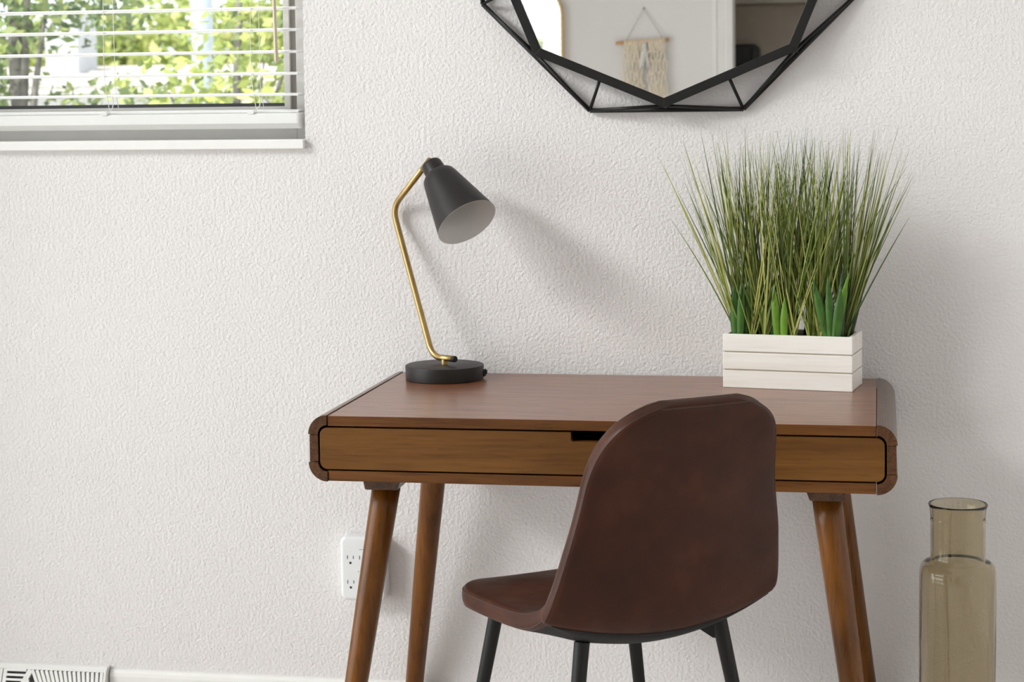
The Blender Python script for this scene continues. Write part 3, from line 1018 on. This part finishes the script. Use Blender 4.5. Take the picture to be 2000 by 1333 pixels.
# ------------------------------------------------------------------ glass floor vase
VX, VY = 1.1423, -0.2235
vs_ = thing('floor_vase', (VX, VY, 0), 'tall smoky olive glass bottle vase on the floor beside the desk', 'vase')
outp = [(0.0, 0.0), (0.0, 0.058), (0.004, 0.067), (0.012, 0.0715), (0.05, 0.0728), (0.20, 0.0730), (0.405, 0.0730), (0.418, 0.0722), (0.4275, 0.0695), (0.4335, 0.0645), (0.4365, 0.0585), (0.438, 0.0545), (0.441, 0.0525), (0.447, 0.0520), (0.47, 0.0523), (0.50, 0.0519), (0.512, 0.0520), (0.515, 0.0530), (0.519, 0.0522), (0.525, 0.0522), (0.536, 0.0533), (0.5425, 0.0552), (0.5455, 0.0562), (0.5475, 0.0560)]
inp = [(0.5480, 0.0545), (0.5465, 0.0525), (0.540, 0.0500), (0.525, 0.0482), (0.50, 0.0478), (0.447, 0.0480), (0.440, 0.0490), (0.4345, 0.0530), (0.430, 0.0590), (0.424, 0.0650), (0.414, 0.0682), (0.40, 0.0690), (0.05, 0.0688), (0.02, 0.0670), (0.013, 0.055), (0.012, 0.0)]
bm = bmesh.new()
lathe(bm, (VX, VY, 0), (0, 0, 1), outp + inp, 64)
obj('glass_body', bm, MT['glass'], vs_, smooth=True)

# ------------------------------------------------------------------ wall outlet tap
OX0, OX1, OZ0, OZ1 = -0.1435, -0.0445, 0.2655, 0.4035
ot = thing('outlet_extender', ((OX0 + OX1) / 2, 0, OZ0), 'white six-socket outlet extender plugged into the wall behind a desk leg', 'outlet')
bm = bmesh.new()
prism(bm, rrect(OX0, OX1, OZ0, OZ1, 0.013, 6), 1, -0.040, -0.0005)
obj('housing', bm, MT['plastic'], ot, bevel=0.007, seg=4)
for cx in (-0.1208, -0.0940, -0.0672):
    for cz in (0.3595, 0.3060):
        bm = bmesh.new()
        box(bm, (cx - 0.0073, -0.0403, cz - 0.0040), (cx - 0.0058, -0.0370, cz + 0.0040))
        box(bm, (cx + 0.0058, -0.0403, cz - 0.0032), (cx + 0.0073, -0.0370, cz + 0.0032))
        lathe(bm, (cx, -0.0403, cz - 0.0122), (0, 1, 0), [(0, 0), (0, 0.0026), (0.003, 0.0026), (0.003, 0)], 12)
        obj('socket', bm, MT['slot'], ot)
obj('seam_line', B((-0.1010, -0.0402, 0.3762), (-0.0850, -0.0380, 0.3772)), MT['grey'], ot)
bm = bmesh.new()
lathe(bm, (-0.1035, -0.0402, 0.3290), (0, 1, 0), [(0, 0), (0, 0.0014), (0.002, 0.0014), (0.002, 0)], 10)
obj('indicator_light', bm, plain('indicator_green', (0.35, 0.5, 0.36, 1), 0.4), ot)

# ------------------------------------------------------------------ baseboard register
vt = thing('baseboard_register', (-0.97, 0, 0), 'white metal baseboard heating register under the window', 'vent')
VX0, VX1, VZ = -1.25, -0.689, 0.0885
bm = bmesh.new()
prism(bm, [(0, 0), (-0.052, 0), (-0.052, 0.010), (-0.022, 0.082), (-0.016, VZ), (0, VZ)], 0, VX1 - 0.006, VX1)
obj('end_plate', bm, MT['metalwhite'], vt, bevel=0.001)
bm = bmesh.new()
prism(bm, [(0, 0), (-0.052, 0), (-0.052, 0.010), (-0.022, 0.082), (-0.016, VZ), (0, VZ)], 0, VX0, VX0 + 0.006)
obj('end_plate', bm, MT['metalwhite'], vt, bevel=0.001)
bm = bmesh.new()
prism(bm, [(0, 0.078), (-0.0225, 0.0775), (-0.0205, 0.083), (-0.0145, 0.0875), (0, 0.0875)], 0, VX0 + 0.006, VX1 - 0.006)
obj('top_rail', bm, MT['metalwhite'], vt, bevel=0.001)
obj('back_box', B((VX0 + 0.006, -0.008, 0.002), (VX1 - 0.006, 0, 0.078)), plain('register_inside', (0.16, 0.155, 0.15, 1), 0.8), vt)
bm = bmesh.new()
prism(bm, [(-0.052, 0.0), (-0.052, 0.012), (-0.050, 0.0145), (-0.044, 0.0125), (-0.044, 0.0)], 0, VX0 + 0.006, VX1 - 0.006)
obj('bottom_rail', bm, MT['metalwhite'], vt)
def face(x, s):           # s along the sloped face, 0 top .. 1 bottom
    return Vector((x, -0.0225 - 0.0285 * s, 0.0775 - 0.064 * s))
def fin(xa, sa, xb, sb, w=0.0034):
    a, b = face(xa, sa), face(xb, sb)
    d = (b - a).normalized()
    nrm = Vector((0, -0.064, 0.0285)).normalized()
    nrm = Vector((0, -0.914, 0.406))
    sd = d.cross(nrm).normalized() * w
    bm = bmesh.new()
    q = [a - sd, a + sd, b + sd, b - sd]
    f = [bm.verts.new(p) for p in q]
    g = [bm.verts.new(p - nrm * 0.006) for p in q]
    bm.faces.new(f)
    bm.faces.new(g[::-1])
    for i in range(4):
        bm.faces.new((f[i], g[i], g[(i + 1) % 4], f[(i + 1) % 4]))
    return obj('fin', bm, MT['metalwhite'], vt)
for k in range(16):
    x = -0.7005 - 0.0109 * k
    fin(x, 0.0, x + 0.004 + 0.0022 * k, 1.0)
for k in range(7):
    fin(-0.878 + 0.0 * k, 0.03 + 0.15 * k, -0.925, 0.03 + 0.15 * k, 0.0026)
fin(-0.868, 0.0, -0.900, 1.0, 0.006)
for k in range(3):
    fin(-0.8755 - 0.008 * k, 0.22 + 0.25 * k, -0.8555 + 0.004 * k, 1.0)
fin(-0.9275, 0.0, -0.9275, 1.0, 0.004)
for k in range(24):
    x = -0.9375 - 0.0125 * k
    fin(x, 0.0, x, 1.0)

# ------------------------------------------------------------------ things seen in the mirror
YW = WY0
# closet casing
tr = thing('trim_1', (CX0 - 0.044, YW, 0), 'white door casing around the closet, seen in the mirror', 'trim', kind='structure')
for (xa, xb) in ((CX0 - 0.088, CX0), (CX1, CX1 + 0.088)):
    bm = bmesh.new()
    s = -1 if xa < 1 else 1
    xi, xo = (xb, xa) if s < 0 else (xa, xb)
    w = xo - xi
    prism(bm, [(xi, YW), (xi, YW + 0.012), (xi + 0.30 * w, YW + 0.016), (xi + 0.34 * w, YW + 0.012), (xi + 0.72 * w, YW + 0.017), (xi + 0.80 * w, YW + 0.022), (xo, YW + 0.022), (xo, YW)], 2, 0, CZ1)
    obj('casing', bm, MT['trim'], tr)
obj('casing', B((CX0 - 0.088, YW, CZ1), (CX1 + 0.088, YW + 0.02, CZ1 + 0.088)), MT['trim'], tr)
obj('jamb', B((CX0, YW - TH, 0), (CX0 + 0.002, YW, CZ1)), MT['trim'], tr)
sh1 = tag(obj('closet_shelf', B((CX0 - 0.118, cy0 + 0.001, 1.775), (CX1 + 0.118, cy0 + 0.30, 1.795)), MT['shelf']), 'upper closet shelf seen at the top right of the mirror', 'shelf')
sh2 = tag(obj('closet_shelf', B((CX0 - 0.118, cy0 + 0.001, 1.288), (CX1 + 0.118, cy0 + 0.40, 1.308)), MT['shelf']), 'lower closet shelf carrying the black bag', 'shelf')
# black bag
bx0, bx1, by0, by1, bz0 = 0.255, 0.437, cy0 + 0.06, cy0 + 0.24, 1.3085
bg_ = thing('black_bag', ((bx0 + bx1) / 2, (by0 + by1) / 2, bz0), 'glossy black bag on the closet shelf in the mirror', 'bag')
bm = bmesh.new()
prism(bm, rrect(bx0, bx1, bz0, 1.588, 0.03, 5), 1, by0, by1)
obj('body', bm, MT['bag'], bg_, bevel=0.012, seg=3)
bm = bmesh.new()
prism(bm, rrect(bx0 + 0.035, bx1 - 0.045, bz0 + 0.03, 1.50, 0.02, 4), 1, by1 - 0.001, by1 + 0.02)
obj('front_pocket', bm, MT['bag'], bg_, bevel=0.008, seg=3)
bm = bmesh.new()
tube(bm, smooth_path([(bx0 + 0.05, by1 + 0.021, 1.47), (bx0 + 0.09, by1 + 0.026, 1.475), (bx1 - 0.06, by1 + 0.021, 1.468)], 6), 0.003, 8)
obj('zip', bm, plain('zip_metal', (0.35, 0.35, 0.36, 1), 0.3, 0.9), bg_)
for x in (bx0 + 0.02, bx1 - 0.03):
    bm = bmesh.new()
    tube(bm, smooth_path([(x, by1 + 0.002, bz0 + 0.04), (x, by1 + 0.010, 1.45), (x, by1 + 0.002, 1.57)], 8), 0.008, 8)
    obj('strap', bm, MT['bag'], bg_, smooth=True)
# gold arched mirror
gx1, gx0, gz1, gz0, gr = -0.4035, -0.98, 1.872, 0.28, 0.16
gm = thing('arched_mirror', ((gx0 + gx1) / 2, YW, gz0), 'tall mirror with thin gold frame and rounded top, seen in the octagonal mirror', 'mirror')
def arch(ins):
    r = gr - ins
    return [(gx0 + ins, gz0 + ins), (gx1 - ins, gz0 + ins)] + arc(gx1 - gr, gz1 - gr, r, 0, 90, 12) + arc(gx0 + gr, gz1 - gr, r, 90, 180, 12)
oa, ia = arch(0), arch(0.010)
bm = bmesh.new()
n = len(oa)
rings = []
for poly, y in ((oa, YW + 0.0005), (oa, YW + 0.026), (ia, YW + 0.026), (ia, YW + 0.0005)):
    rings.append([bm.verts.new((x, y, z)) for x, z in poly])
for a in range(4):
    b = (a + 1) % 4
    for i in range(n):
        j = (i + 1) % n
        bm.faces.new((rings[a][i], rings[a][j], rings[b][j], rings[b][i]))
obj('frame', bm, MT['gold'], gm)
bm = bmesh.new()
prism(bm, arch(0.009), 1, YW + 0.004, YW + 0.014)
obj('mirror_glass', bm, MT['mirror'], gm)
# macrame hanging
mc = thing('macrame_hanging', (-0.045, YW, 1.34), 'cream knotted macrame wall hanging seen in the octagonal mirror', 'wall hanging')
yh = YW + 0.018
bm = bmesh.new()
tube(bm, smooth_path([(-0.166, yh, 1.585), (-0.10, yh, 1.588), (0.0, yh, 1.594), (0.073, yh, 1.599)], 5), [0.0085] * 8 + [0.0075] * 8, 10)
obj('dowel', bm, MT['dowel'], mc, smooth=True)
bm = bmesh.new()
tube(bm, [(-0.122, yh, 1.590), (-0.0406, YW + 0.006, 1.7366), (0.048, yh, 1.600)], 0.0017, 6)
obj('hanging_cord', bm, MT['string'], mc)
bm = bmesh.new()
lathe(bm, (-0.0406, YW + 0.0005, 1.738), (0, 1, 0), [(0, 0), (0, 0.002), (0.008, 0.002), (0.008, 0.004), (0.010, 0.004), (0.010, 0)], 10)
obj('nail', bm, MT['slot'], mc)
r2 = random.Random(3)
bm = bmesh.new()
for k in range(26):
    u = k / 25
    xa = -0.126 + 0.178 * u
    if 0.44 < u < 0.58:
        continue
    za = 1.588 + 0.008 * u
    zb_ = 1.352 - 0.02 * u + r2.uniform(-0.008, 0.012)
    ph_ = r2.uniform(0, 6.28)
    pts = []
    for i in range(15):
        s = i / 14
        amp = 0.0065 if 0.12 < s < 0.85 else 0.001
        spread = -0.012 * (0.5 - u) * s * 2
        pts.append((xa + spread + amp * math.sin(2 * math.pi * 2.5 * s + (0 if k % 2 else math.pi) + 0.2 * ph_), yh + 0.006 + 0.003 * math.sin(9 * s + ph_), za + (zb_ - za) * s))
    tube(bm, pts, r2.uniform(0.0026, 0.0036), 5)
tag(obj('fringe', bm, MT['cotton'], mc, smooth=True), kind='stuff')
bm = bmesh.new()
for row, zc in enumerate((1.545, 1.505, 1.462, 1.425, 1.392)):
    for k in range(7):
        xk = -0.118 + 0.0265 * k + (0.013 if row % 2 else 0)
        if abs(xk + 0.037) < 0.02 and row < 3:
            continue
        lathe(bm, (xk, yh + 0.010, zc + 0.006), (0.3 if k % 2 else -0.3, 0, -1), [(0, 0), (0.002, 0.004), (0.006, 0.006), (0.010, 0.004), (0.012, 0)], 8)
tag(obj('knots', bm, MT['cotton'], mc, smooth=True), kind='stuff')
bm = bmesh.new()
for k in range(12):
    a = r2.uniform(-0.012, 0.012)
    tube(bm, [(-0.037 + a * 0.3, yh + 0.008, 1.585), (-0.037 + a, yh + 0.013, 1.53), (-0.037 + a * 1.9, yh + 0.012, 1.475 + r2.uniform(-0.01, 0.01))], 0.003, 5)
obj('tassel', bm, MT['cotton_white'], mc, smooth=True)
for u in np.linspace(0.02, 0.98, 14):
    x = -0.126 + 0.178 * u
    z = 1.5875 + 0.0085 * u
    bm = bmesh.new()
    lathe(bm, (x - 0.004, yh, z), (1, 0, 0.06), [(0, 0.0085), (0.001, 0.011), (0.007, 0.011), (0.008, 0.0085)], 10)
    obj('hitch_knot', bm, MT['cotton'], mc, smooth=True)

# ------------------------------------------------------------------ outside the window
tag(obj('ground', B((-40, 0.5, -0.5), (25, 60, -0.3)), plain('gravel', (0.5, 0.48, 0.45, 1), 0.95, spread=0.2, scale=2)), 'pale gravel yard outside', 'ground', kind='structure')
def leaf_mat(name, stops):
    M = Mat(name, stops[0][1], 0.55)
    at = M.n('ShaderNodeAttribute', attribute_name='tone')
    M.color(M.ramp(at.outputs['Fac'], stops))
    tl = M.n('ShaderNodeBsdfTranslucent')
    mx = M.n('ShaderNodeMixShader')
    mx.inputs[0].default_value = 0.35
    M.link(M.ramp(at.outputs['Fac'], stops), tl.inputs['Color'])
    out = M.t.nodes['Material Output']
    M.link(M.b.outputs[0], mx.inputs[1])
    M.link(tl.outputs[0], mx.inputs[2])
    M.link(mx.outputs[0], out.inputs['Surface'])
    return M.m
GREEN = leaf_mat('shrub_leaf', [(0.0, srgb(96, 110, 76)), (0.4, srgb(138, 152, 90)), (0.75, srgb(180, 190, 110)), (1.0, srgb(214, 208, 150))])
DEEP = leaf_mat('tree_leaf', [(0.0, srgb(70, 86, 66)), (0.5, srgb(110, 128, 88)), (1.0, srgb(172, 180, 120))])
BARK = plain('bark', (0.16, 0.15, 0.14, 1), 0.9, spread=0.3, scale=20, bump=0.01)

def tree(name, base, height, label, clusters, leaf, mat, seed, trunk=0.05, cat='tree'):
    """clusters: (dx, dy, z, rx, ry, rz, count)"""
    r = random.Random(seed)
    t = thing(name, base, label, cat, 'plants outside the window')
    b = Vector(base)
    bm = bmesh.new()
    top = b + Vector((0, 0, height * 0.8))
    tube(bm, smooth_path([b, b + Vector((0.03, 0, height * 0.3)), b + Vector((-0.03, 0.02, height * 0.55)), top], 4), [trunk * (1 - 0.5 * i / 12) for i in range(13)], 8)
    for c in clusters:
        e = b + Vector((c[0], c[1], c[2] - b.z))
        st = b + Vector((0, 0, max(0.3, (c[2] - b.z) * 0.55)))
        tube(bm, [st, st.lerp(e, 0.5) + Vector((0, 0, 0.06)), e], [trunk * 0.45, trunk * 0.3, trunk * 0.12], 6)
    obj('trunk', bm, BARK, t, smooth=True)
    V, F, Tn = [], [], []
    for (dx, dy, z, rx, ry, rz, cnt) in clusters:
        for k in range(cnt):
            while True:
                q = Vector((r.uniform(-1, 1), r.uniform(-1, 1), r.uniform(-1, 1)))
                if 0.15 < q.length < 1:
                    break
            p = Vector((dx + q.x * rx, dy + q.y * ry, z - b.z + q.z * rz))
            u = Vector((r.gauss(0, 1), r.gauss(0, 1), r.gauss(0, 0.7))).normalized()
            w = u.cross(Vector((r.gauss(0, 1), r.gauss(0, 1), r.gauss(0, 1)))).normalized()
            l = leaf * r.uniform(0.6, 1.3)
            i = len(V)
            V += [p, p + u * l * 0.5 + w * l * 0.28, p + u * l, p + u * l * 0.5 - w * l * 0.28]
            F.append((i, i + 1, i + 2, i + 3))
            tn = min(1, max(0, r.gauss(0.55, 0.22)))
            Tn += [tn] * 4
    me = bpy.data.meshes.new('foliage')
    me.from_pydata([tuple(v) for v in V], [], F)
    a = me.attributes.new('tone', 'FLOAT', 'POINT')
    a.data.foreach_set('value', Tn)
    me.materials.append(mat)
    o = bpy.data.objects.new('foliage', me)
    COL.objects.link(o)
    o.parent = t
    tag(o, kind='stuff')
    return t

# positions by depth: along the line of sight through the window
def out(px, py, y):
    d = Vector(R3[0]), Vector(R3[1]), Vector(R3[2])
    c = Vector(((px - 1025.158) / 3783.11, 1, -(py - 462.035) / 3783.11))
    v = Vector((d[0].dot(c), d[1].dot(c), d[2].dot(c)))
    o = Vector((0.99304, -3.99521, 1.3289))
    return o + v * ((y - o.y) / v.y)

p = out(470, 120, 3.6)
tree('shrub', (p.x, 3.6, -0.3), 2.6, 'leafy yellow-green shrub behind the right half of the window', [(0.10, 0, p.z, 0.36, 0.4, 0.30, 560), (-0.10, 0.2, p.z - 0.4, 0.5, 0.4, 0.35, 900), (0.3, 0.2, p.z + 0.4, 0.4, 0.4, 0.35, 700), (-0.35, 0.1, p.z - 0.12, 0.26, 0.3, 0.18, 130), (0.0, 0.1, p.z - 0.9, 0.5, 0.4, 0.4, 500)], 0.058, GREEN, 5, 0.03, 'shrub')
p = out(95, 40, 4.6)
tree('leafy_tree', (p.x - 0.15, 4.6, -0.3), 3.4, 'green tree with a dark trunk at the left of the window', [(0.15, 0, p.z + 0.12, 0.55, 0.4, 0.28, 760), (-0.3, 0, p.z - 0.35, 0.3, 0.4, 0.45, 620), (-0.05, 0.3, p.z - 0.55, 0.4, 0.4, 0.3, 260), (0.1, 0, p.z + 0.7, 0.7, 0.5, 0.5, 500), (0.45, 0.1, p.z - 0.45, 0.3, 0.3, 0.2, 150), (-0.75, -0.3, p.z + 0.35, 0.5, 0.4, 0.5, 700)], 0.07, DEEP, 9, 0.055)
p = out(250, 70, 17)
tree('background_tree', (p.x, 17, -0.3), 3.4, 'distant rounded pale green tree behind the house roof', [(-0.6, 0, p.z - 0.35, 1.0, 1.0, 0.62, 1500), (0.8, 0, p.z - 0.1, 1.1, 1.0, 0.6, 1500), (2.2, 0.4, p.z - 0.2, 1.0, 1.0, 0.7, 1300), (-1.9, 0.5, p.z - 0.5, 0.8, 0.8, 0.5, 800)], 0.16, GREEN, 13, 0.12)
# neighbouring house: pale shingled roof and siding
hp0, hp1 = out(-60, 205, 10), out(640, 205, 10)
hs = thing('neighbour_house', ((hp0.x + hp1.x) / 2, 12, -0.3), 'neighbouring house with a pale shingle roof beyond the shrubs', 'house')
eave, ridge = out(300, 172, 10).z, out(300, 128, 12).z
obj('siding', B((hp0.x - 2, 10.4, -0.3), (hp1.x - 0.2, 13.6, eave)), plain('pale_siding', (0.62, 0.63, 0.64, 1), 0.8, spread=0.05), hs)
bm = bmesh.new()
prism(bm, [(10.0, eave - 0.03), (10.0, eave + 0.03), (12.0, ridge), (14.0, eave + 0.03), (14.0, eave - 0.03)], 0, hp0.x - 2.3, hp1.x + 0.1)
obj('roof', bm, plain('pale_shingles', (0.60, 0.57, 0.55, 1), 0.9, spread=0.12, scale=7), hs)
for k in range(7):
    f = k / 7
    obj('shingle_row', B((hp0.x - 2.3, 10.0 + 2.0 * f - 0.02, eave + 0.03 + (ridge - eave - 0.03) * f - 0.004), (hp1.x + 0.1, 10.0 + 2.0 * f + 0.10, eave + 0.03 + (ridge - eave - 0.03) * f + 0.022)), plain('shingle_edge', (0.52, 0.49, 0.47, 1), 0.9), hs)
cp = out(120, 90, 11)
obj('chimney', B((cp.x - 0.14, 11.0, eave), (cp.x + 0.14, 11.4, out(120, 25, 11).z)), plain('chimney_render', (0.44, 0.45, 0.47, 1), 0.9), hs)
pp = out(396, 100, 9)
po = thing('utility_post', (pp.x, 9, -0.3), 'blue-grey post standing behind the shrub outside', 'post')
bm = bmesh.new()
tube(bm, [(pp.x, 9, -0.3), (pp.x, 9, 2.6), (pp.x, 9, 4.2)], [0.085, 0.075, 0.065], 12)
obj('shaft', bm, plain('post_paint', (0.42, 0.48, 0.55, 1), 0.6), po, smooth=True)
bm = bmesh.new()
box(bm, (pp.x - 0.45, 8.96, 3.85), (pp.x + 0.45, 9.04, 3.95))
obj('crossarm', bm, BARK, po)
